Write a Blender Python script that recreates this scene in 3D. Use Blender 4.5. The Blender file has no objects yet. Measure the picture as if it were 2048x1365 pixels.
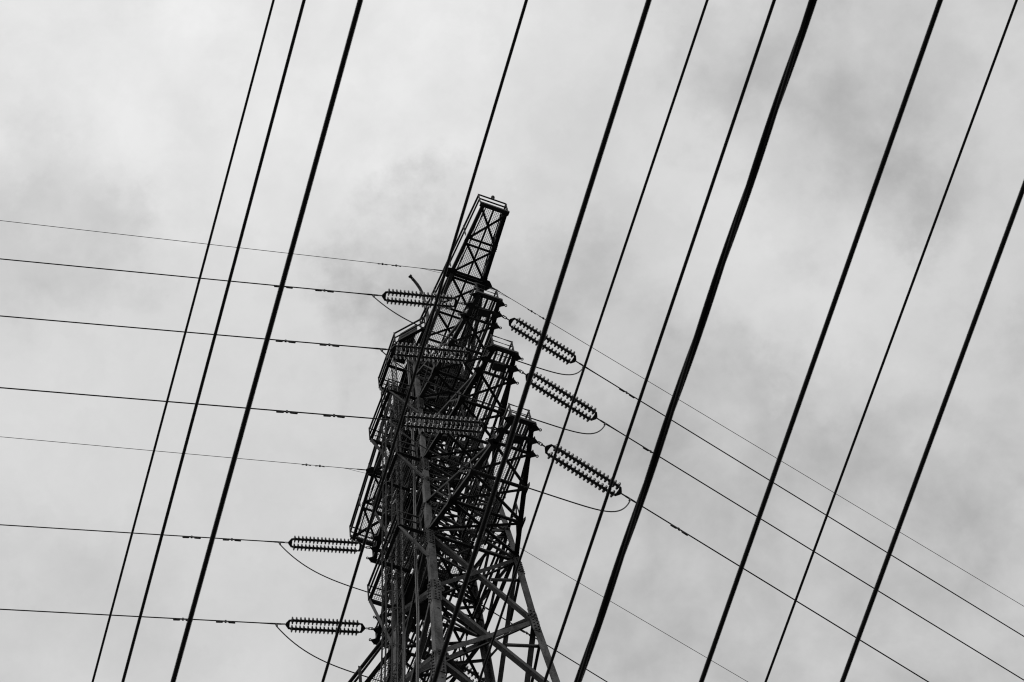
import bpy, math, random
from mathutils import Vector, Matrix
random.seed(7)
rad = math.radians
scn = bpy.context.scene
COL = scn.collection

# ------------------------------------------------------------------ camera
TH, RHO = rad(70.4), rad(12.73)
fw = Vector((0, math.cos(TH), math.sin(TH))); r0 = Vector((1, 0, 0)); u0 = r0.cross(fw)
right = math.cos(RHO) * r0 - math.sin(RHO) * u0
upv = math.sin(RHO) * r0 + math.cos(RHO) * u0
cd = bpy.data.cameras.new('camera'); cam = bpy.data.objects.new('camera', cd); COL.objects.link(cam)
cam.matrix_world = Matrix.Translation((0, 0, 1.6)) @ Matrix((right, upv, -fw)).transposed().to_4x4()
cd.sensor_width = 36; cd.lens = 5680 / 2048 * 36
cd.clip_start = 0.1; cd.clip_end = 20000
cd.dof.use_dof = True; cd.dof.focus_distance = 88; cd.dof.aperture_fstop = 13
scn.camera = cam

# ------------------------------------------------------------------ world: overcast sky
w = bpy.data.worlds.new('World'); scn.world = w; w.use_nodes = True
nt = w.node_tree; nt.nodes.clear()
def N(t, **k):
    n = nt.nodes.new(t)
    for a, v in k.items(): setattr(n, a, v)
    return n
def LK(a, b): nt.links.new(a, b)
tc = N('ShaderNodeTexCoord')
DIR = tc.outputs['Generated']
def noise(scale, detail, rough, vec, off=(0, 0, 0), dist=0.0):
    m = N('ShaderNodeMapping'); m.inputs['Location'].default_value = off
    LK(vec, m.inputs['Vector'])
    n = N('ShaderNodeTexNoise'); n.inputs['Scale'].default_value = scale
    n.inputs['Detail'].default_value = detail; n.inputs['Roughness'].default_value = rough
    n.inputs['Distortion'].default_value = dist
    LK(m.outputs[0], n.inputs['Vector']); return n
def math_(op, a, b, clamp=False):
    n = N('ShaderNodeMath', operation=op); n.use_clamp = clamp
    for i, x in enumerate((a, b)):
        if isinstance(x, (int, float)): n.inputs[i].default_value = x
        else: LK(x, n.inputs[i])
    return n.outputs[0]
warp = noise(20, 9, .62, DIR, (3.1, 1.7, .4))
wsub = N('ShaderNodeVectorMath', operation='SUBTRACT'); wsub.inputs[1].default_value = (.5, .5, .5)
LK(warp.outputs['Color'], wsub.inputs[0])
wsc = N('ShaderNodeVectorMath', operation='SCALE'); wsc.inputs['Scale'].default_value = .11
LK(wsub.outputs[0], wsc.inputs[0])
wadd = N('ShaderNodeVectorMath', operation='ADD'); LK(DIR, wadd.inputs[0]); LK(wsc.outputs[0], wadd.inputs[1])
WD = wadd.outputs[0]
# broad cloud layer over the whole dome
val = math_('ADD', .69, math_('MULTIPLY', math_('SUBTRACT', noise(2.2, 3, .5, DIR, (7.3, 2.2, 5.1)).outputs[0], .5), .14))
val = math_('ADD', val, math_('MULTIPLY', math_('SUBTRACT', noise(14, 6, .55, DIR, (1.2, 4.4, 2.0), .2).outputs[0], .5), .15))
val = math_('ADD', val, math_('MULTIPLY', math_('SUBTRACT', noise(40, 6, .55, WD, (0, 3, 1), .1).outputs[0], .5), .09))
# heavier and thinner masses of cloud: direction, radius, depth
CLOUDS = [((.165, .262, .951), .08, -.155), ((.105, .255, .961), .034, -.10), ((-.148, .262, .954), .04, -.15),
          ((-.029, .302, .953), .034, -.22), ((-.050, .316, .947), .024, -.11), ((.124, .303, .945), .038, -.10),
          ((.0592, .4409, .8956), .17, -.20), ((.165, .400, .901), .06, -.07), ((-.1792, .3941, .9014), .07, -.09),
          ((.015, .345, .938), .05, -.08),
          ((-.03, .235, .971), .085, .13), ((-.14, .20, .97), .08, .09), ((.09, .325, .941), .045, .10), ((.13, .355, .926), .04, .08)]
brk = N('ShaderNodeMapRange'); brk.inputs['From Min'].default_value = .36; brk.inputs['From Max'].default_value = .62
brk.inputs['To Min'].default_value = .65; brk.inputs['To Max'].default_value = 1.3
LK(noise(30, 6, .55, DIR, (5.5, .3, 2.7), .15).outputs[0], brk.inputs['Value'])
for d, r, a in CLOUDS:
    v = Vector(d).normalized()
    di = N('ShaderNodeVectorMath', operation='DISTANCE'); di.inputs[1].default_value = v
    LK(WD, di.inputs[0])
    mr = N('ShaderNodeMapRange', interpolation_type='SMOOTHERSTEP')
    mr.inputs['From Min'].default_value = r * 1.35; mr.inputs['From Max'].default_value = r * .15
    mr.inputs['To Min'].default_value = 0; mr.inputs['To Max'].default_value = a * .8
    LK(di.outputs['Value'], mr.inputs['Value'])
    val = math_('ADD', val, math_('MULTIPLY', mr.outputs[0], brk.outputs[0]))
val = math_('MAXIMUM', val, .2)
SUN_EL, SUN_AZ = rad(52), rad(215)          # azimuth clockwise from +Y
sky = N('ShaderNodeTexSky', sky_type='NISHITA'); sky.sun_disc = False
sky.sun_elevation = SUN_EL; sky.sun_rotation = SUN_AZ
bw = N('ShaderNodeRGBToBW'); LK(sky.outputs[0], bw.inputs[0])
val = math_('ADD', math_('MULTIPLY', val, 10), math_('MULTIPLY', bw.outputs[0], .05))
bg = N('ShaderNodeBackground'); bg.inputs['Strength'].default_value = .1
LK(val, bg.inputs['Color'])
wo = N('ShaderNodeOutputWorld'); LK(bg.outputs[0], wo.inputs[0])

sd = bpy.data.lights.new('sun', 'SUN'); sd.energy = .75; sd.angle = rad(20); sd.color = (1, .99, .97)
sun = bpy.data.objects.new('sun', sd); COL.objects.link(sun)
sdir = Vector((math.sin(SUN_AZ) * math.cos(SUN_EL), math.cos(SUN_AZ) * math.cos(SUN_EL), math.sin(SUN_EL)))
sun.rotation_euler = sdir.to_track_quat('Z', 'Y').to_euler(); sun.location = sdir * 200
scn.view_settings.view_transform = 'Standard'; scn.view_settings.look = 'None'
scn.cycles.filter_width = 1.15
scn.view_settings.exposure = 0; scn.view_settings.gamma = 1

# ------------------------------------------------------------------ materials (black-and-white picture: neutral tones)
def material(name, lo, hi, rough, metallic=0, scale=3, bump=0.0, streak=False, spec=.25, ramp=(.38, .64)):
    m = bpy.data.materials.new(name); m.use_nodes = True
    t = m.node_tree; b = t.nodes['Principled BSDF']
    c = t.nodes.new('ShaderNodeTexCoord')
    mp = t.nodes.new('ShaderNodeMapping')
    if streak: mp.inputs['Scale'].default_value = (1, 1, .3)
    t.links.new(c.outputs['Object'], mp.inputs[0])
    n = t.nodes.new('ShaderNodeTexNoise'); n.inputs['Scale'].default_value = scale
    n.inputs['Detail'].default_value = 6; n.inputs['Roughness'].default_value = .65
    t.links.new(mp.outputs[0], n.inputs['Vector'])
    rp = t.nodes.new('ShaderNodeValToRGB')
    rp.color_ramp.elements[0].position, rp.color_ramp.elements[1].position = ramp
    b.inputs['Specular IOR Level'].default_value = spec
    rp.color_ramp.elements[0].color = (lo, lo, lo, 1); rp.color_ramp.elements[1].color = (hi, hi, hi, 1)
    n2 = t.nodes.new('ShaderNodeTexNoise'); n2.inputs['Scale'].default_value = scale * 5.5; n2.inputs['Detail'].default_value = 8
    n2.inputs['Roughness'].default_value = .7; t.links.new(c.outputs['Object'], n2.inputs['Vector'])
    oi = t.nodes.new('ShaderNodeObjectInfo')
    def mth(op, x, y):
        q = t.nodes.new('ShaderNodeMath'); q.operation = op
        for i, z in enumerate((x, y)):
            if isinstance(z, float): q.inputs[i].default_value = z
            else: t.links.new(z, q.inputs[i])
        return q.outputs[0]
    f = mth('ADD', mth('MULTIPLY', n.outputs[0], .6), mth('MULTIPLY', n2.outputs[0], .4))
    f = mth('ADD', f, mth('MULTIPLY', mth('SUBTRACT', oi.outputs['Random'], .5), .16))
    t.links.new(f, rp.inputs[0]); t.links.new(rp.outputs[0], b.inputs['Base Color'])
    b.inputs['Roughness'].default_value = rough; b.inputs['Metallic'].default_value = metallic
    if bump:
        bp = t.nodes.new('ShaderNodeBump'); bp.inputs['Strength'].default_value = bump; bp.inputs['Distance'].default_value = .02
        t.links.new(n.outputs[0], bp.inputs['Height']); t.links.new(bp.outputs[0], b.inputs['Normal'])
    return m
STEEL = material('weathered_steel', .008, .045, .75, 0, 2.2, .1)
LEG = material('galvanised_leg_steel', .012, .125, .72, 0, 3.2, .4, True, .25, (.42, .62))
RAIL = material('rail_steel', .012, .035, .7, 0, 4)
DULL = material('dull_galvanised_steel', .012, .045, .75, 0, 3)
BRACE = material('dark_brace_steel', .012, .07, .75, 0, 2.8, .3, True, .25, (.42, .62))
GRATE = material('grating_steel', .02, .05, .7, 0, 5)
PLATE = material('floor_plate_steel', .015, .06, .8, 0, 2)
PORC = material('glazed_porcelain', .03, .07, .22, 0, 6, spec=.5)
FIT = material('cast_fitting', .02, .05, .5, 0, 8)
WIRE = material('stranded_conductor', .02, .045, .55, 0, 9)
CABLE = material('black_overhead_cable', .008, .02, .7, 0, 6)
CONC = material('footing_concrete', .22, .34, .9, 0, 1.5, .2)
GRASS = material('ground_cover', .03, .07, .95, 0, .4, .3)

# ------------------------------------------------------------------ mesh helpers
class MB:
    def __init__(s): s.v = []; s.f = []; s.sm = []
    def add(s, vs, fs, smooth=False):
        o = len(s.v); s.v += [tuple(x) for x in vs]
        for f in fs: s.f.append([i + o for i in f]); s.sm.append(smooth)
        return s
    def prism(s, p0, p1, prof, a, b, smooth=False):
        n = len(prof); vs = [p0 + a * x + b * y for x, y in prof] + [p1 + a * x + b * y for x, y in prof]
        fs = [(i, (i + 1) % n, n + (i + 1) % n, n + i) for i in range(n)]
        s.add(vs, fs, smooth); s.add(vs, [tuple(range(n))[::-1], tuple(range(n, 2 * n))])
        return s
    @staticmethod
    def frame(p0, p1, n):
        d = (p1 - p0).normalized(); n = Vector(n)
        a = d.cross(n)
        if a.length < 1e-4: a = d.cross(Vector((.3, .9, .1)))
        a.normalize(); return a, a.cross(d).normalized()
    def angle(s, p0, p1, n, w, t=None, flip=False):      # rolled L section, one flange in the face whose normal is n
        p0, p1 = Vector(p0), Vector(p1); t = t or max(.008, w * .11)
        a, b = s.frame(p0, p1, n)
        if flip: a = -a
        h = w / 2
        prof = [(-h, 0), (h, 0), (h, t), (-h + t, t), (-h + t, w), (-h, w)]
        b = -b if b.dot(Vector(n)) > 0 else b
        return s.prism(p0, p1, prof, a, b)
    def bar(s, p0, p1, w, h, n=(0, 0, 1)):
        p0, p1 = Vector(p0), Vector(p1); a, b = s.frame(p0, p1, n)
        x, y = w / 2, h / 2
        return s.prism(p0, p1, [(-x, -y), (x, -y), (x, y), (-x, y)], a, b)
    def tube(s, pts, r, k=6, caps=True):
        pts = [Vector(p) for p in pts]; rings = []; a = None
        for i, p in enumerate(pts):
            d = (pts[min(i + 1, len(pts) - 1)] - pts[max(i - 1, 0)]).normalized()
            if a is None:
                a = d.cross(Vector((0, 0, 1)))
                if a.length < 1e-3: a = d.cross(Vector((0, 1, 0)))
            a = (a - d * a.dot(d)).normalized(); b = d.cross(a)
            rr = r[i] if isinstance(r, (list, tuple)) else r
            rings.append([p + a * (rr * math.cos(2 * math.pi * j / k)) + b * (rr * math.sin(2 * math.pi * j / k)) for j in range(k)])
        vs = [q for g in rings for q in g]
        fs = [(i * k + j, i * k + (j + 1) % k, (i + 1) * k + (j + 1) % k, (i + 1) * k + j) for i in range(len(pts) - 1) for j in range(k)]
        s.add(vs, fs, True)
        if caps: s.add(rings[0], [tuple(range(k))[::-1]]); s.add(rings[-1], [tuple(range(k))])
        return s
    def lathe(s, prof, k=14):                            # profile (x along axis, radius)
        vs = [(x, r * math.cos(2 * math.pi * j / k), r * math.sin(2 * math.pi * j / k)) for x, r in prof for j in range(k)]
        fs = [(i * k + j, i * k + (j + 1) % k, (i + 1) * k + (j + 1) % k, (i + 1) * k + j) for i in range(len(prof) - 1) for j in range(k)]
        return s.add(vs, fs, True)
    def plate(s, poly, t, nrm):                          # flat polygon of thickness t
        nrm = Vector(nrm).normalized() * (t / 2); n = len(poly)
        vs = [Vector(p) - nrm for p in poly] + [Vector(p) + nrm for p in poly]
        fs = [(i, (i + 1) % n, n + (i + 1) % n, n + i) for i in range(n)] + [tuple(range(n))[::-1], tuple(range(n, 2 * n))]
        return s.add(vs, fs)
    def mesh(s, name):
        m = bpy.data.meshes.new(name); m.from_pydata(s.v, [], s.f)
        m.polygons.foreach_set('use_smooth', s.sm); m.update(); return m
    def build(s, name, mat, parent=None, kind=None):
        return obj(name, s.mesh(name), mat, parent, kind)
def obj(name, me, mat, parent=None, kind=None):
    o = bpy.data.objects.new(name, me); COL.objects.link(o)
    if not me.materials: me.materials.append(mat)
    if parent: o.parent = parent
    if kind: o['kind'] = kind
    return o
def tag(o, label, cat, group=None):
    o['label'] = label; o['category'] = cat
    if group: o['group'] = group
    return o
def empty(name, mw, parent=None):
    o = bpy.data.objects.new(name, None); COL.objects.link(o); o.matrix_world = mw; o.empty_display_size = .3
    return o

# ------------------------------------------------------------------ ground
g = MB(); S = 6000; K = 24
vs = [(-S + 2 * S * i / K, -S + 2 * S * j / K, 0) for j in range(K + 1) for i in range(K + 1)]
g.add(vs, [(j * (K + 1) + i, j * (K + 1) + i + 1, (j + 1) * (K + 1) + i + 1, (j + 1) * (K + 1) + i) for j in range(K) for i in range(K)])
g.build('ground', GRASS, kind='structure')

# ------------------------------------------------------------------ tower frame: u along the line, v towards the camera, h up
PSI = rad(32.84); TO = Vector((-3.298, 35.555, 0))
TM = Matrix.Translation(TO) @ Matrix.Rotation(PSI, 4, 'Z')
def P(u, v, h): return Vector((u, -v, h))               # tower-local
def Wd(u, v, h): return TM @ P(u, v, h)                  # world
HE, H1, H2, H3 = 99.44, 93.88, 87.65, 80.88
BT = [(0, 5.6), (30, 3.9), (55, 2.75), (66, 2.14), (71.2, 1.86), (76.2, 1.63), (80.88, 1.50), (87.65, 1.24), (93.88, 1.06), (99.44, .98), (100.4, .98)]
def B(h):
    for (a, x), (c, y) in zip(BT, BT[1:]):
        if a <= h <= c: return x + (y - x) * (h - a) / (c - a)
    return BT[-1][1]
tower = empty('transmission_tower', TM)
tag(tower, 'tall dark steel lattice pylon with walkway crossarms seen steeply from below', 'pylon')
UPN = Vector((0, 0, 1))

def gusset(c, x, y, n, parent, s=.3):                    # bolted joint plate
    c, x, y = Vector(c), Vector(x).normalized(), Vector(y).normalized()
    m = MB(); q = [(-.5, -.7), (.5, -.8), (.75, -.2), (.7, .5), (.2, .8), (-.5, .7)]
    m.plate([c + x * (a * s) + y * (b * s) for a, b in q], .016, n)
    for a, b in ((-.25, -.4), (-.25, 0), (-.25, .4), (.2, -.5), (.45, 0), (.2, .4)):
        cc = c + x * (a * s) + y * (b * s); nn = Vector(n).normalized()
        m.bar(cc, cc + nn * .035, .04, .04, x)
    return m.build('gusset_plate', STEEL, parent)

# legs, one per corner, as heavy angles with lapped splices
LV = [h for h, _ in BT]
corners = [(-1, 1), (1, 1), (-1, -1), (1, -1)]
legs = {}
for a, b in corners:
    m = MB()
    for i in range(len(LV) - 1):
        h0, h1 = LV[i], LV[i + 1]
        wd = .34 if h1 <= 66 else (.25 if h1 <= 76.3 else (.22 if h1 <= 81 else (.19 if h1 < 88 else .16)))
        p0, p1 = P(a * B(h0), b * B(h0), h0), P(a * B(h1), b * B(h1), h1)
        t = .03
        ua, vb = Vector((-a, 0, 0)), Vector((0, b, 0))   # flanges run inwards from the corner
        prof = [(0, 0), (wd, 0), (wd, t), (t, t), (t, wd), (0, wd)]
        vs = [p0 + ua * x + vb * y for x, y in prof] + [p1 + ua * x + vb * y for x, y in prof]
        m.add(vs, [(j, (j + 1) % 6, 6 + (j + 1) % 6, 6 + j) for j in range(6)] + [(5, 4, 3, 2, 1, 0), (6, 7, 8, 9, 10, 11)])
    legs[a, b] = L = m.build('leg', LEG, tower)
    for hs in (76.0, 80.2, 70.6, 86.9, 93.2, 60, 45, 30, 15):
        c = P(a * B(hs), b * B(hs), hs); ax = (P(a * B(hs + 1), b * B(hs + 1), hs + 1) - c).normalized()
        m = MB(); ln = .75 if hs < 77 else .5; ww = .27 if hs < 77 else .2
        for d, n in ((Vector((-a, 0, 0)), Vector((0, -b, 0))), (Vector((0, b, 0)), Vector((a, 0, 0)))):
            o = c + n * .016
            m.plate([o + d * .02 - ax * ln, o + d * ww - ax * ln, o + d * ww + ax * ln, o + d * .02 + ax * ln], .02, n)
            if hs > 60:
                for k in range(7):
                    for e in (.3, .7):
                        cc = o + d * (ww * e) + ax * (ln * (-.85 + .283 * k)); m.bar(cc, cc + n * .045, .045, .045, ax)
        m.build('splice_plate', LEG, L)

# body bracing on the four faces
faces = [(Vector((0, -1, 0)), lambda s, h: P(s * B(h), B(h), h)),      # near
         (Vector((0, 1, 0)), lambda s, h: P(s * B(h), -B(h), h)),      # far
         (Vector((-1, 0, 0)), lambda s, h: P(-B(h), s * B(h), h)),     # left
         (Vector((1, 0, 0)), lambda s, h: P(B(h), s * B(h), h))]       # right
def member(p0, p1, n, wd, parent=tower, name='brace', mat=STEEL, cut=0.0):
    p0, p1 = Vector(p0), Vector(p1)
    return MB().angle(p0, p1, n, wd).build(name, mat, parent)
lev = [0, 15, 30, 43, 55, 66, 71.2, 76.2, 80.88, 83.2, 85.5, 87.65, 89.9, 91.9, 93.88, 96.0, 97.8, 99.3]
for fi, (n, fn) in enumerate(faces):
    for i in range(len(lev) - 1):
        a, b = lev[i], lev[i + 1]
        wd = .24 if b <= 66 else (.17 if b < 77 else (.15 if b < 81 else .09))
        q = n * -.03
        m_ = BRACE if (b < 81 and fi in (0, 3)) else STEEL
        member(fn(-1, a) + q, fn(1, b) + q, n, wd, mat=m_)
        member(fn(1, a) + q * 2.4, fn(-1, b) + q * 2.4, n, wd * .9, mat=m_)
        if b > 79 or b < 60:
            member(fn(-1, b) + q * 3.5, fn(1, b) + q * 3.5, n, wd * .85)
        if 66 < b < 81:                                   # secondary struts halfway up the big panels
            c = (a + b) / 2; mid = (fn(-1, c) + fn(1, c)) / 2 + q * 4
            for s in (-1, 1): member(fn(s, c + .9) + q * 4, mid + (fn(s, c) - mid) * .25, n, .075)
        if b > 81:                                        # redundant members in the upper panels
            c = (a + b) / 2; l_, r_, md = fn(-1, c) + q * 4.5, fn(1, c) + q * 4.5, (fn(-1, c) + fn(1, c)) / 2 + q * 4.5
            member(l_, r_, n, .06)
            for s in (-1, 1): member(fn(s, b - .25) + q * 5, md + (fn(s, c) - fn(-s, c)) * .12, n, .05)
        if b > 70 and fi in (0, 3, 2):
            for s in (-1, 1):
                e = (fn(-s, b) - fn(s, b)).normalized()
                gusset(fn(s, b) + e * .18 + n * .02, e, UPN, n, tower, .26 if b < 82 else .2)
# plan bracing across the body
for h in (76.2, 80.8, 83.2, 85.5, 87.5, 89.9, 91.9, 93.7, 96.0, 97.8):
    b = B(h)
    member(P(-b, b, h), P(b, -b, h), UPN, .08); member(P(b, b, h - .1), P(-b, -b, h - .1), UPN, .08)
for a, b in corners:
    m = MB(); x, y = 5.6 * a, 5.6 * b
    m.plate([P(x - 1, y - 1, .25), P(x + 1, y - 1, .25), P(x + 1, y + 1, .25), P(x - 1, y + 1, .25)], .6, UPN)
    m.plate([P(x - .5, y - .5, .75), P(x + .5, y - .5, .75), P(x + .5, y + .5, .75), P(x - .5, y + .5, .75)], .42, UPN)
    m.build('footing', CONC, tower)

# ------------------------------------------------------------------ walkway pieces
def grating(poly_fn, u0, u1, v0, v1, h, parent, pu=.062, pv=.05, slope=0.0):
    """open steel grating: bearing bars along v, thin cross bars along u; poly_fn(v) -> (umin, umax)"""
    m = MB(); hz = lambda v: h + slope * v
    nv = max(2, int(abs(v1 - v0) / pv))
    for i in range(nv + 1):
        v = v0 + (v1 - v0) * i / nv; a, b = poly_fn(v)
        m.bar(P(a, v, hz(v)), P(b, v, hz(v)), .006, .014)
    n = max(1, int((u1 - u0) / pu))
    for i in range(n + 1):
        u = u0 + (u1 - u0) * i / n
        vs = [v0 + (v1 - v0) * k / 40 for k in range(41)]
        ins = [v for v in vs if poly_fn(v)[0] - 1e-6 <= u <= poly_fn(v)[1] + 1e-6]
        if len(ins) > 1: m.bar(P(u, ins[0], hz(ins[0]) + .004), P(u, ins[-1], hz(ins[-1]) + .004), .011, .03)
    return m.build('grating', GRATE, parent, 'stuff')
def rail(pts, parent, r=.024): return MB().tube(pts, r, 6).build('rail', RAIL, parent)
def post(p, parent, hh=1.12, w_=.055): return MB().angle(p, Vector(p) + Vector((0, 0, hh)), (1, 0, 0), w_).build('post', DULL, parent)
def handrail(pts, parent, heights=(1.12, .62), step=1.5, ends=True):
    pts = [Vector(p) for p in pts]
    for hh in heights: rail([p + Vector((0, 0, hh)) for p in pts], parent, .038 if hh > 1 else .032)
    for i, (p, q) in enumerate(zip(pts, pts[1:])):
        k = max(1, round((q - p).length / step))
        for j in range(k): post(p + (q - p) * (j / k), parent)
    if ends: post(pts[-1], parent)

# ------------------------------------------------------------------ crossarms
def crossarm(s, h, va, label):
    b = B(h); VT = va + .46
    wv = lambda v: .50 + (b - .04 - .50) * (va - v) / (va - b)
    Q = lambda u, v, z=0.0: P(u, s * v, h + z)
    m = MB()                                              # tip frame: end beam, cross beams, hanger box
    m.angle(Q(-wv(VT) - .05, VT), Q(wv(VT) + .05, VT), (0, 0, -1), .15)
    m.bar(Q(-wv(va) - .05, va, -.03), Q(wv(va) + .05, va, -.03), .11, .1)
    m.bar(Q(-wv(va - .4), va - .42, -.02), Q(wv(va - .4), va - .42, -.02), .08, .1)
    m.bar(Q(-.2, va - .1, -.12), Q(.18, va - .05, -.12), .26, .16)
    m.angle(Q(-.2, va - .4, .0), Q(-.24, VT, .0), (0, 0, -1), .06); m.angle(Q(.24, va - .4, .0), Q(.24, VT, .0), (0, 0, -1), .06)
    arm = m.build('crossarm', STEEL, tower); arm['label'] = label
    v0 = va - .42; nodes = [v0 - (v0 - b) * k / 3 for k in range(4)]
    bt = B(h + 2.4)
    for e in (-1, 1):
        member(Q(e * wv(VT), VT), Q(e * (b - .04), b), (e, 0, 0), .14, arm, 'chord')
        up0, up1 = Q(e * (wv(v0) - .02), v0, .1), Q(e * bt, bt, 2.4)
        member(up0, up1, (e, 0, 0), .085, arm, 'tie_bar')
        for k in (1, 2):                                  # side lattice between chord and tie
            lo = Q(e * wv(nodes[k]), nodes[k], .03); t = k / 3; hi = up0 + (up1 - up0) * t
            t2 = min(1, (k + .5) / 3); hi2 = up0 + (up1 - up0) * t2
            member(lo, hi, (e, 0, 0), .05, arm); member(lo, hi2, (e, 0, 0), .045, arm)
            member(Q(e * wv(nodes[k + 1]), nodes[k + 1], .03), hi, (e, 0, 0), .05, arm)
            MB().plate([lo + Vector((e * .03, -s * x, z)) for x, z in ((-.16, -.12), (.16, -.12), (.2, .04), (.06, .2), (-.12, .12))], .014, (1, 0, 0)).build('gusset_plate', STEEL, arm)
        for k, dv in enumerate((.40, 0, -.42)):           # strain brackets with an eye
            v = va + dv; u = wv(v) + .05; ln = .15; z = -.04
            m = MB()
            tipu = u + ln
            hole = [(tipu + .022 * math.cos(x), v + .022 * math.sin(x)) for x in [i * math.pi / 4 for i in range(8)]]
            # ring of quads around the eye, so that daylight shows through it
            out = [(tipu + .05 * math.cos(i * math.pi / 4), v + .05 * math.sin(i * math.pi / 4)) for i in range(8)]
            for i in range(8):
                j = (i + 1) % 8
                m.plate([Q(e * out[i][0], out[i][1], z), Q(e * out[j][0], out[j][1], z), Q(e * hole[j][0], hole[j][1], z), Q(e * hole[i][0], hole[i][1], z)], .03, UPN)
            m.plate([Q(e * x, y, z) for x, y in ((u - .12, v - .1), (u - .02, v - .11), (tipu - .045, v - .03), (tipu - .045, v + .03), (u - .02, v + .11), (u - .12, v + .1))], .03, UPN)
            m.bar(Q(e * (u - .02), v - .12, .0), Q(e * (u - .02), v + .12, .0), .03, .12)
            m.build('bracket', STEEL, arm)
    nd = Vector((0, 0, -1))
    for k in range(3):
        a, c = nodes[k], nodes[k + 1]
        member(Q(-wv(a), a, -.02), Q(wv(c), c, -.02), nd, .085, arm); member(Q(wv(a), a, -.05), Q(-wv(c), c, -.05), nd, .085, arm)
        if k: member(Q(-wv(a), a, -.08), Q(wv(a), a, -.08), nd, .085, arm, 'strut')
    sw = .38
    fl = lambda v: (-min(sw if abs(v) < va - .5 else .5, wv(abs(v)) - .05), min(sw if abs(v) < va - .5 else .5, wv(abs(v)) - .05))
    grating(fl, -.5, .5, s * (b - .2), s * (VT - .05), h + .14, arm, .066, .056)
    for u in (-.37, 0, .37):
        member(Q(u, b, .09), Q(u, VT, .09), nd, .06, arm, 'stringer')
    wt = wv(VT)
    handrail([Q(-.42, b + .2, .1), Q(-.42, va - .6, .1), Q(-wt + .06, va - .3, .1), Q(-wt + .06, VT, .1), Q(wt - .06, VT, .1), Q(wt - .06, va - .3, .1), Q(.42, va - .6, .1), Q(.42, b + .2, .1)], arm, step=1.7)
    return arm
crossarm(1, H1, 4.8, 'near upper crossarm'); crossarm(1, H2, 5.06, 'near middle crossarm'); crossarm(1, H3, 5.2, 'near lower crossarm')
crossarm(-1, H1, 4.8, 'far upper crossarm'); crossarm(-1, H2, 5.06, 'far middle crossarm'); crossarm(-1, H3, 5.2, 'far lower crossarm')

# ------------------------------------------------------------------ top beam carrying the earth wires
we = lambda v: .5 + .068 * (6.88 - abs(v))
VB = 6.88
m = MB().angle(P(-we(0), 0, HE - .05), P(we(0), 0, HE - .05), (0, 0, -1), .14)
beam = m.build('top_beam', STEEL, tower); beam['label'] = 'long railed walkway beam across the tower top'
nd = Vector((0, 0, -1))
for s in (-1, 1):
    member(P(-.56, s * VB, HE), P(.56, s * VB, HE), nd, .15, beam, 'end_beam')
    MB().bar(P(-we(4.1) - .1, s * 4.1, HE - .02), P(we(4.1) + .1, s * 4.1, HE - .02), .12, .1).build('cross_beam', STEEL, beam)
    for e in (-1, 1):
        member(P(e * we(VB), s * (VB + .04), HE), P(e * we(0), 0, HE), (e, 0, 0), .125, beam, 'chord')
        member(P(e * (we(4.1) - .02), s * 4.1, HE - .08), P(e * B(97), s * B(97), 97.0), (e, 0, 0), .12, beam, 'knee_brace')
        member(P(e * (we(2.6) - .02), s * 2.6, HE - .08), P(e * B(97.9), s * B(97.9), 97.9), (e, 0, 0), .08, beam, 'knee_brace')
        mm = MB(); c = P(e * (we(4.1) + .05), s * 4.1, HE - .05)
        mm.plate([c + Vector((e * a, d, 0)) for a, d in ((-.1, -.2), (.06, -.18), (.2, -.04), (.22, 0), (.2, .04), (.06, .18), (-.1, .2))], .03, UPN)
        mm.build('bracket', STEEL, beam)
        member(P(e * (we(VB) - .2), s * (VB - .1), HE + .07), P(e * (we(0) - .2), 0, HE + .07), nd, .045, beam, 'stringer')
        hp = [P(e * (we(VB) + .03), s * (VB + .02), HE + .05), P(e * (we(1.7) + .03), s * 1.7, HE + .05)]
        if e == 1 or s == -1: hp.append(P(e * (we(0) + .03), 0 if e == 1 else -s * -.95 * 1, HE + .05))
        handrail(hp, beam, step=1.42)
    member(P(0, s * VB, HE + .07), P(0, 0, HE + .07), nd, .06, beam, 'stringer')
    for hh in (1.12, .62): rail([P(-we(VB) - .03, s * (VB + .02), HE + .05 + hh), P(we(VB) + .03, s * (VB + .02), HE + .05 + hh)], beam, .03)
    pv = [6.84, 5.45, 4.1, 2.7, 1.35, 0]
    for k in range(5):
        a, c = s * pv[k], s * pv[k + 1]
        member(P(-we(a), a, HE - .03), P(we(c), c, HE - .03), nd, .085, beam); member(P(we(a), a, HE - .06), P(-we(c), c, HE - .06), nd, .085, beam)
        if k:
            member(P(-we(a), a - .12 * s, HE - .09), P(we(a), a - .12 * s, HE - .09), nd, .075, beam, 'strut')
            member(P(-we(a), a + .12 * s, HE - .09), P(we(a), a + .12 * s, HE - .09), nd, .075, beam, 'strut')
    grating(lambda v: (-we(v) + .07, we(v) - .07), -.9, .9, 0, s * (VB - .04), HE + .12, beam, .062, .058)
m = MB(); m.tube([P(.02, 6.92, HE + 1.17), P(.02, 6.92, HE + 1.32)], .03, 8); m.tube([P(.02, 6.92, HE + 1.32), P(.02, 6.92, HE + 1.42), P(.02, 6.92, HE + 1.47)], [.07, .07, .03], 8)
m.build('beacon', FIT, beam)

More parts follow.
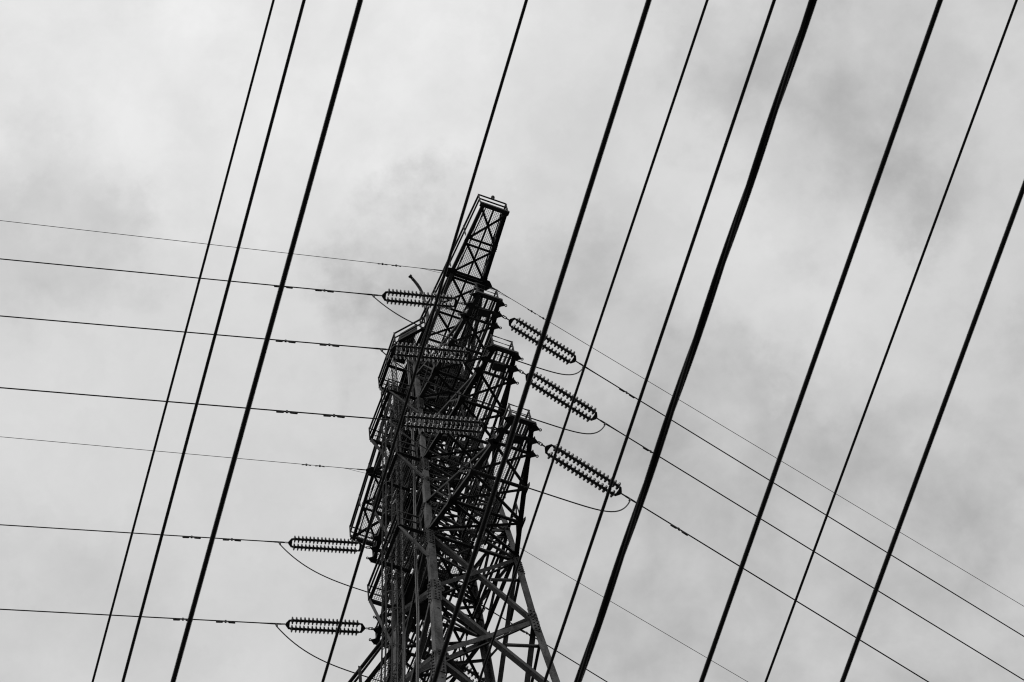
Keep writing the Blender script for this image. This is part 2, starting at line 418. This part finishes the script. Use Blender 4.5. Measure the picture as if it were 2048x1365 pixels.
# ------------------------------------------------------------------ side platforms on the left face, floors inside the body
def side_platform(h, uo, vn, vf, drop):
    b = B(h); m = MB(); z = h - .04
    for p, q in (((-b, vn), (uo, vn)), ((uo, vn), (uo, vf)), ((uo, vf), (-b, vf)), ((-b, (vn + vf) / 2), (uo, (vn + vf) / 2))):
        m.angle(P(*p, z), P(*q, z), nd, .11)
    pf = m.build('platform', STEEL, tower)
    grating(lambda v: (uo + .04, -b), uo, -b, vf + .04, vn - .04, h + .06, pf, .062, .056)
    handrail([P(-b - .1, vn, h), P(uo, vn, h), P(uo, vf, h), P(-b - .1, vf, h)], pf, step=1.6)
    for v, sg in ((vn, 1), (vf, -1)):
        bb = B(h - drop)
        member(P(uo + .03, v, h - .08), P(-bb, sg * bb, h - drop), (0, -sg, 0), .12, pf, 'knee_brace', LEG)
    return pf
side_platform(H1, -2.05, .97, -.99, 1.7)
side_platform(H2, -2.06, 1.1, -1.12, 2.0)
side_platform(H3, -2.34, 1.31, -1.33, 2.3)
# top platform with chamfered corner
m = MB(); z = HE - .05
edge = [(-.78, 1.85), (-1.6, .9), (-1.55, -.93), (-.95, -.95)]
for p, q in zip(edge, edge[1:]): m.angle(P(*p, z), P(*q, z), nd, .12)
m.angle(P(-1.58, 0, z), P(-.95, 0, z), nd, .09)
top = m.build('platform', STEEL, tower)
grating(lambda v: (-1.56 if v < .9 else -1.6 + (v - .9) / .95 * .8, -.95 if v < 1 else -.92), -1.58, -.92, -.92, 1.6, HE + .06, top)
handrail([P(*e, HE) for e in edge], top, step=1.2)
for v, sg in ((.85, 1), (-.9, -1)): member(P(-1.55, v, HE - .1), P(-B(97.6), sg * B(97.6), 97.6), (0, -sg, 0), .1, top, 'knee_brace', LEG)
m = MB()                                                  # winch housing standing on the top platform
m.plate([P(-1.42, .15, HE + .62), P(-1.42, 1.0, HE + .62), P(-.98, 1.55, HE + .62), P(-.98, .15, HE + .62)], .75, UPN)
m.tube([P(-1.2, .3, HE + .95), P(-1.2, 1.0, HE + .95)], .2, 12)
m.tube([P(-1.46, .55, HE + .55), P(-1.56, .55, HE + .55)], .13, 12)
m.build('winch_housing', PLATE, top)
# curved davit pole rising from the top platform
pts = [(-.74, 2.03, HE), (-.76, 2.03, HE + 1.6), (-.8, 2.03, HE + 3.0), (-.84, 2.05, HE + 3.35), (-.93, 2.1, HE + 3.65), (-1.06, 2.17, HE + 3.82), (-1.2, 2.24, HE + 3.92), (-1.36, 2.32, HE + 3.98)]
m = MB().tube([P(*p) for p in pts], [.085, .075, .065, .06, .06, .06, .055, .05], 10)
m.tube([P(-1.3, 2.3, HE + 3.96), P(-1.3, 2.3, HE + 3.72)], .03, 8)
dv = m.build('davit_pole', LEG, tower); dv['label'] = 'curved davit pole above the top platform'
MB().tube([P(-1.36, 2.32, HE + 3.98), P(-1.43, 2.35, HE + 4.0)], .075, 10).build('davit_head', FIT, dv)
# solid floor plates in the head of the tower
for i in range(3):
    for j in range(3):
        u, v = -.92 + i * .62, -.92 + j * .62
        MB().plate([P(u, v, HE - .12), P(u + .6, v, HE - .12), P(u + .6, v + .6, HE - .12), P(u, v + .6, HE - .12)], .03, UPN).build('floor_plate', PLATE, tower)
for u in (-.6, -.3, 0, .3, .6): member(P(u, -.95, HE - .18), P(u, .95, HE - .18), nd, .06, tower, 'floor_joist')
for v in (-.6, -.2, .2, .6): member(P(-.95, v, HE - .24), P(.95, v, HE - .24), nd, .06, tower, 'floor_joist')
for h in (H1, H2, H3):
    b = B(h)
    for u, v in ((-b + .05, -b + .05), (.12, .1))[:(2 if h > 90 else 1)]:
        k = b - .18
        MB().plate([P(u, v, h + .1), P(u + k, v, h + .1), P(u + k, v + k, h + .1), P(u, v + k, h + .1)], .02, UPN).build('floor_plate', PLATE, tower)
    for u in (-.6 * b, 0, .6 * b): member(P(u, -b, h + .05), P(u, b, h + .05), nd, .07, tower, 'floor_joist')
    grating(lambda v: (-b + .05, 0), -b + .05, 0, .08, b - .05, h + .1, tower)
# gallery reaching out from the far left leg
m = MB(); ga = [(-1.5, -1.5), (-2.42, -4.7), (-1.5, -4.7), (-1.0, -1.6)]
for p, q in zip(ga, ga[1:] + ga[:1]): m.angle(P(*p, 78.6), P(*q, 78.6), nd, .14)
gl = m.build('platform', STEEL, tower); gl['label'] = 'mesh gallery at the far left leg'
grating(lambda v: (-1.5 + (v + 1.5) * .2875 + .05, -1.0 + (v + 1.6) * .16), -2.4, -1.0, -4.6, -1.6, 78.68, gl, .066, .056)
rail([P(-1.52, -1.6, 80.05), P(-2.43, -4.75, 80.0)], gl, .06); rail([P(-1.52, -1.6, 79.75), P(-2.43, -4.75, 79.55)], gl, .04)
for t in (.52, 1): post(P(-1.5 - .92 * t, -1.5 - 3.2 * t, 78.6), gl, 1.42, .1)

# ------------------------------------------------------------------ caged ladder up the left face
uL = lambda h: -(B(h) + .36)
hs = [2.5] + LV[1:-1] + [100.9]
m = MB()
for s in (-.2, .2):
    pts = [P(uL(min(h, 100.4)), s, h) for h in hs]
    for p, q in zip(pts, pts[1:]): m.bar(p, q, .065, .02, (1, 0, 0))
lad = m.build('ladder', DULL, tower); lad['label'] = 'caged access ladder on the left face'
rme = MB().tube([Vector((0, -.2, 0)), Vector((0, .2, 0))], .012, 5).mesh('rung')
h = 70.0
while h < 100.6:
    r_ = obj('rung', rme, RAIL, lad); r_.location = P(uL(min(h, 100.4)), 0, h); h += .3
m = MB(); h = 2.7
while h < 70: m.tube([P(uL(h), -.2, h), P(uL(h), .2, h)], .012, 4); h += .3
m.build('lower_rungs', RAIL, lad, 'stuff')
hp = []
for i in range(15):
    a = math.pi * (i / 14)
    hp.append(Vector((-.55 * math.sin(a) if 0 < i < 14 else 0, .36 * math.cos(a) * (1 if 0 < i < 14 else .55), 0)))
hm = MB()
for p, q in zip(hp, hp[1:]): hm.bar(p, q, .008, .05)
hme = hm.mesh('hoop'); h = 70.6
while h < 96.5:
    o = obj('hoop', hme, DULL, lad); o.location = P(uL(min(h, 100.4)), 0, h); h += 1.28
for i in (3, 5, 7, 9, 11):
    m = MB(); z = [70.2, 76.2, 80.88, 87.65, 93.88, 96.25]
    for a, c in zip(z, z[1:]):
        m.bar(P(uL(min(a, 100.4)), 0, a) + hp[i], P(uL(min(c, 100.4)), 0, c) + hp[i], .045, .01, (0, 1, 0))
    m.build('cage_bar', DULL, lad)
# cable conduits running up beside the ladder
for k, (dv_, r_) in enumerate(((.55, .03), (.68, .022), (-.5, .035))):
    MB().tube([P(-B(h) - .05, dv_, h) for h in (3, 30, 55, 66, 76.2, 80.88, 87.65, 93.88, 99.2)], r_, 6).build('conduit', FIT, tower)

# ------------------------------------------------------------------ insulator strings, conductors, jumpers
SL, SP = .055, 240.0
def line_pt(att, side, az, s):                            # point on the strung line, s metres from its attachment
    a = rad(az); z = -SL * s * (1 - s / SP)
    return Vector(att) + Vector((side * math.cos(a) * s, -(-math.sin(a)) * s, z))
disc_prof = [(-.066, .0), (-.066, .04), (-.05, .05), (-.026, .053), (-.020, .07), (-.014, .098), (-.006, .12), (.008, .13), (.026, .13), (.036, .12), (.028, .1), (.034, .09), (.028, .074), (.036, .062), (.04, .05), (.07, .044), (.072, 0)]
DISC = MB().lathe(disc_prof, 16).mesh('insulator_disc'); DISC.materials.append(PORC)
def stadium(L, W_, r):
    pts = []; h_ = L / 2 - W_ / 2
    for i in range(8): a = -math.pi / 2 + math.pi * i / 7; pts.append(Vector((h_ + W_ / 2 * math.cos(a), W_ / 2 * math.sin(a), 0)))
    for i in range(8): a = math.pi / 2 + math.pi * i / 7; pts.append(Vector((-h_ + W_ / 2 * math.cos(a), W_ / 2 * math.sin(a), 0)))
    return MB().tube(pts + [pts[0]], r, 5, False).mesh('chain_link')
LINK = stadium(.15, .075, .013); LINK.materials.append(FIT)
def yoke_mesh(dirn):
    m = MB(); o = [(0, -.04), (0, .04), (.1 * dirn, .17), (.16 * dirn, .175), (.16 * dirn, .125), (.135 * dirn, .07), (.135 * dirn, -.07), (.16 * dirn, -.125), (.16 * dirn, -.175), (.1 * dirn, -.17)]
    for tri in ((0, 1, 2, 5, 6, 9), (2, 3, 4, 5), (9, 6, 7, 8)): m.plate([Vector((o[i][0], o[i][1], 0)) for i in tri], .03, UPN)
    for y in (-.15, 0, .15): m.tube([Vector((.06 * dirn, y * .3, -.03)), Vector((.06 * dirn, y * .3, .03))], .02, 6)
    me = m.mesh('yoke_plate'); me.materials.append(FIT); return me
YI, YO = yoke_mesh(1), yoke_mesh(-1)
def string(att, side, az, label):
    pit = .1345 if side < 0 else .1415; x2 = .5 + 16 * pit + .228   # pitch of the discs, far yoke
    p0 = TM @ line_pt(P(*att), side, az, 0); p1 = TM @ line_pt(P(*att), side, az, 1)
    x = (p1 - p0).normalized(); y = UPN.cross(x).normalized(); zz = x.cross(y)
    mw = Matrix.Translation(p0) @ Matrix((x, y, zz)).transposed().to_4x4()
    e = empty('insulator_string', mw); tag(e, label, 'insulator', 'double insulator strings on the pylon')
    def put(name, me, loc, rx=0):
        o = obj(name, me, FIT, e); o.location = loc; o.rotation_euler = (rx, 0, 0); return o
    put('chain_link', LINK, (.06, 0, 0), 0); put('chain_link', LINK, (.165, 0, 0), math.pi / 2)
    put('yoke_plate', YI, (.24, 0, 0))
    for sg in (-1, 1):
        for k in range(17):
            put('insulator_disc', DISC, (.5 + pit * k + random.uniform(-.003, .003), sg * .15, 0), random.random()).rotation_euler = (random.random(), random.uniform(-.04, .04), random.uniform(-.04, .04))
        pm = MB(); pm.lathe([(.37, 0), (.37, .018), (.4, .03), (.45, .03), (.47, 0)], 8)
        for v_ in range(len(pm.v)): pm.v[v_] = (pm.v[v_][0], pm.v[v_][1] + sg * .15, pm.v[v_][2])
        pm.build('end_fitting', FIT, e)
    put('yoke_plate', YO, (x2, 0, 0)); put('chain_link', LINK, (x2 + .07, 0, 0), math.pi / 2)
    cl = MB().tube([Vector((t, 0, 0)) for t in (x2 + .12, x2 + .17, x2 + .47, x2 + .52, x2 + .84)], [.022, .03, .03, .026, .022], 8)
    cl.bar(Vector((x2 + .32, 0, -.02)), Vector((x2 + .29, 0, -.2)), .06, .05, (1, 0, 0))
    cl.build('strain_clamp', FIT, e)
    return e
def damper(att, side, az, s, parent, drop=.07, ww=.032, wl=.23, sp=.29):
    c = line_pt(P(*att), side, az, s); d = (line_pt(P(*att), side, az, s + .5) - c).normalized()
    c = TM @ c; d = (TM.to_3x3() @ d)
    dn = Vector((0, 0, -1)); m = MB()
    m.bar(c + dn * -.045, c + dn * (drop + .02), .05, .06, d)
    m.tube([c + dn * (drop + .01) - d * sp, c + dn * drop, c + dn * (drop + .01) + d * sp], .008, 5)
    o = m.build('vibration_damper', FIT, parent)
    for sg in (-1, 1):
        q = c + dn * (drop + .015) + d * (sg * .09)
        MB().tube([q, q + d * (sg * .03), q + d * (sg * (wl - .02)) + dn * .012, q + d * (sg * wl) + dn * .012], [ww * .7, ww, ww, ww * .6], 8).build('damper_weight', FIT, o)
def strung(name, att, side, az, s0, r, label, cat, damp, group, dk={}):
    ss = [s0, s0 + 1, s0 + 3] + [8 + 4 * k for k in range(8)] + [50, 70, 90, 115, 140, 170, 200, 240]
    o = MB().tube([TM @ line_pt(P(*att), side, az, s) for s in ss], r, 8).build(name, WIRE)
    tag(o, label, cat, group)
    for s in damp: damper(att, side, az, s, o, **dk)
    return o
spec = [('near upper', (.72, 4.8, H1), 12.7, 12.4), ('near middle', (.72, 5.06, H2), 13.1, 12.5), ('near lower', (.72, 5.2, H3), 13.1, 12.7),
        ('far upper', (.72, -4.8, H1), 13.9, 13.3), ('far middle', (.72, -5.06, H2), 14.2, 13.3)]
W2 = {'near upper': 'upper near crossarm, highest in the picture', 'near middle': 'middle near crossarm', 'near lower': 'lower near crossarm',
      'far upper': 'upper far crossarm', 'far middle': 'middle far crossarm, lowest in the picture'}
for nm, (u, v, h), al, ar in spec:
    L_, R_ = (-.70, v, h - .04), (.70, v, h - .04)
    string(L_, -1, al, f'double string of dark discs running left from the {W2[nm]}')
    string(R_, 1, ar, f'double string of dark discs running right from the {W2[nm]}')
    strung('conductor', L_, -1, al, 3.6, .021, f'thick conductor leaving left from the {W2[nm]}', 'power line', (4.85, 6.25), 'conductors of the pylon')
    strung('conductor', R_, 1, ar, 3.6, .021, f'thick conductor descending right from the {W2[nm]}', 'power line', (5.1,), 'conductors of the pylon')
    a = line_pt(P(*L_), -1, al, 3.17) + Vector((0, 0, -.2)); c = line_pt(P(*R_), 1, ar, 3.28) + Vector((0, 0, -.2))
    pts = []
    for i in range(49):
        t = .5 - .5 * math.cos(math.pi * i / 48); q = abs(2 * t - 1)
        pts.append(TM @ (a + (c - a) * t + Vector((0, 0, -1.75 * (1 - q ** (4 if t < .5 else 8))))))
    pts = [pts[0] + Vector((0, 0, .02))] + pts[1:]
    tag(MB().tube(pts, .021, 8).build('jumper_wire', WIRE), f'slack jumper loop hanging under the {W2[nm]}', 'jumper wire', 'jumper loops')
for nm, v, al, ar in (('near', 4.1, 11.8, 11.7), ('far', -4.1, 12.4, 12.0)):
    L_, R_ = (-we(4.1) - .22, v, HE - .05), (we(4.1) + .22, v, HE - .05)
    where = 'near end of the top beam' if nm == 'near' else 'far end of the top beam'
    for side, at, az, wd in ((-1, L_, al, 'left'), (1, R_, ar, 'right')):
        o = strung('earth_wire', at, side, az, .1, .0105, f'hair-thin earth wire running {wd} from the {where}', 'earth wire', (1.75, 2.25), 'earth wires of the pylon', dict(drop=.045, ww=.014, wl=.09, sp=.12))
        m = MB(); p = [TM @ line_pt(P(*at), side, az, s) for s in (0, .1, .35, .4, .8)]
        m.tube(p, [.014, .022, .022, .014, .011], 6)
        q = [TM @ (line_pt(P(*at), side, az, s) + Vector((0, 0, -z))) for s, z in ((.95, 0), (.7, .06), (.4, .2), (.1, .32), (-.25, .36))]
        m.tube(q, .007, 5)
        m.build('dead_end_clamp', FIT, o)

# ------------------------------------------------------------------ cables of the other line crossing overhead, close to the camera
def cable(mid, az, dia, label, twisted=False):
    a = rad(az); d = Vector((math.cos(a), math.sin(a), 0)); mid = Vector(mid); dia *= 1.14
    if not twisted:
        o = MB().tube([mid + d * s + Vector((0, 0, .00004 * s * s)) for s in (-70, -45, -25, -12, -5, 0, 5, 12, 25, 45, 70)], dia / 2, 10).build('overhead_cable', CABLE)
    else:
        m = MB(); r = dia / 2.155 / 2; off = r * 1.2; side = d.cross(UPN)
        for k in range(3):
            pts = []
            for i in range(601):
                s = -30 + 60 * i / 600; ph = 2 * math.pi * (s / 3.2 + k / 3)
                pts.append(mid + d * s + side * (off * math.cos(ph)) + UPN * (off * math.sin(ph)))
            m.tube(pts, r, 8)
        o = m.build('overhead_cable', CABLE)
    return tag(o, label, 'cable', 'cables crossing in front of the pylon')
cable((-3.75, 10.269, 32.5), 118.135, .0246, 'thin black cable, first of the steep cables from the left')
cable((-2.861, 8.675, 27.5), 117.983, .0279, 'black cable close beside the leftmost steep cable, second from the left')
cable((-1.453, 5.399, 17.5), 118.132, .0275, 'thick black cable, third of the steep cables from the left')
cable((-.89, 9.149, 27.5), 118.438, .0271, 'medium black cable touching the left edge of the pylon top')
cable((.13, 5.779, 17.5), 118.581, .0283, 'thick black cable crossing the near crossarms of the pylon')
cable((.834, 11.369, 32.5), 119.295, .0278, 'thin black cable just right of the one crossing the near crossarms')
cable((1.33, 9.681, 27.5), 119.015, .0297, 'medium black cable just left of the thickest twisted cable')
cable((1.124, 6.559, 19.0), 119.179, .0491, 'thickest cable, twisted from several strands', True)
cable((1.764, 6.171, 17.5), 118.773, .0282, 'thick black cable, third of the steep cables from the right')
cable((4.234, 12.186, 32.5), 119.266, .0281, 'thin black cable, second of the steep cables from the right')
cable((2.631, 6.379, 17.5), 118.75, .028, 'thick black cable, rightmost of the steep cables')
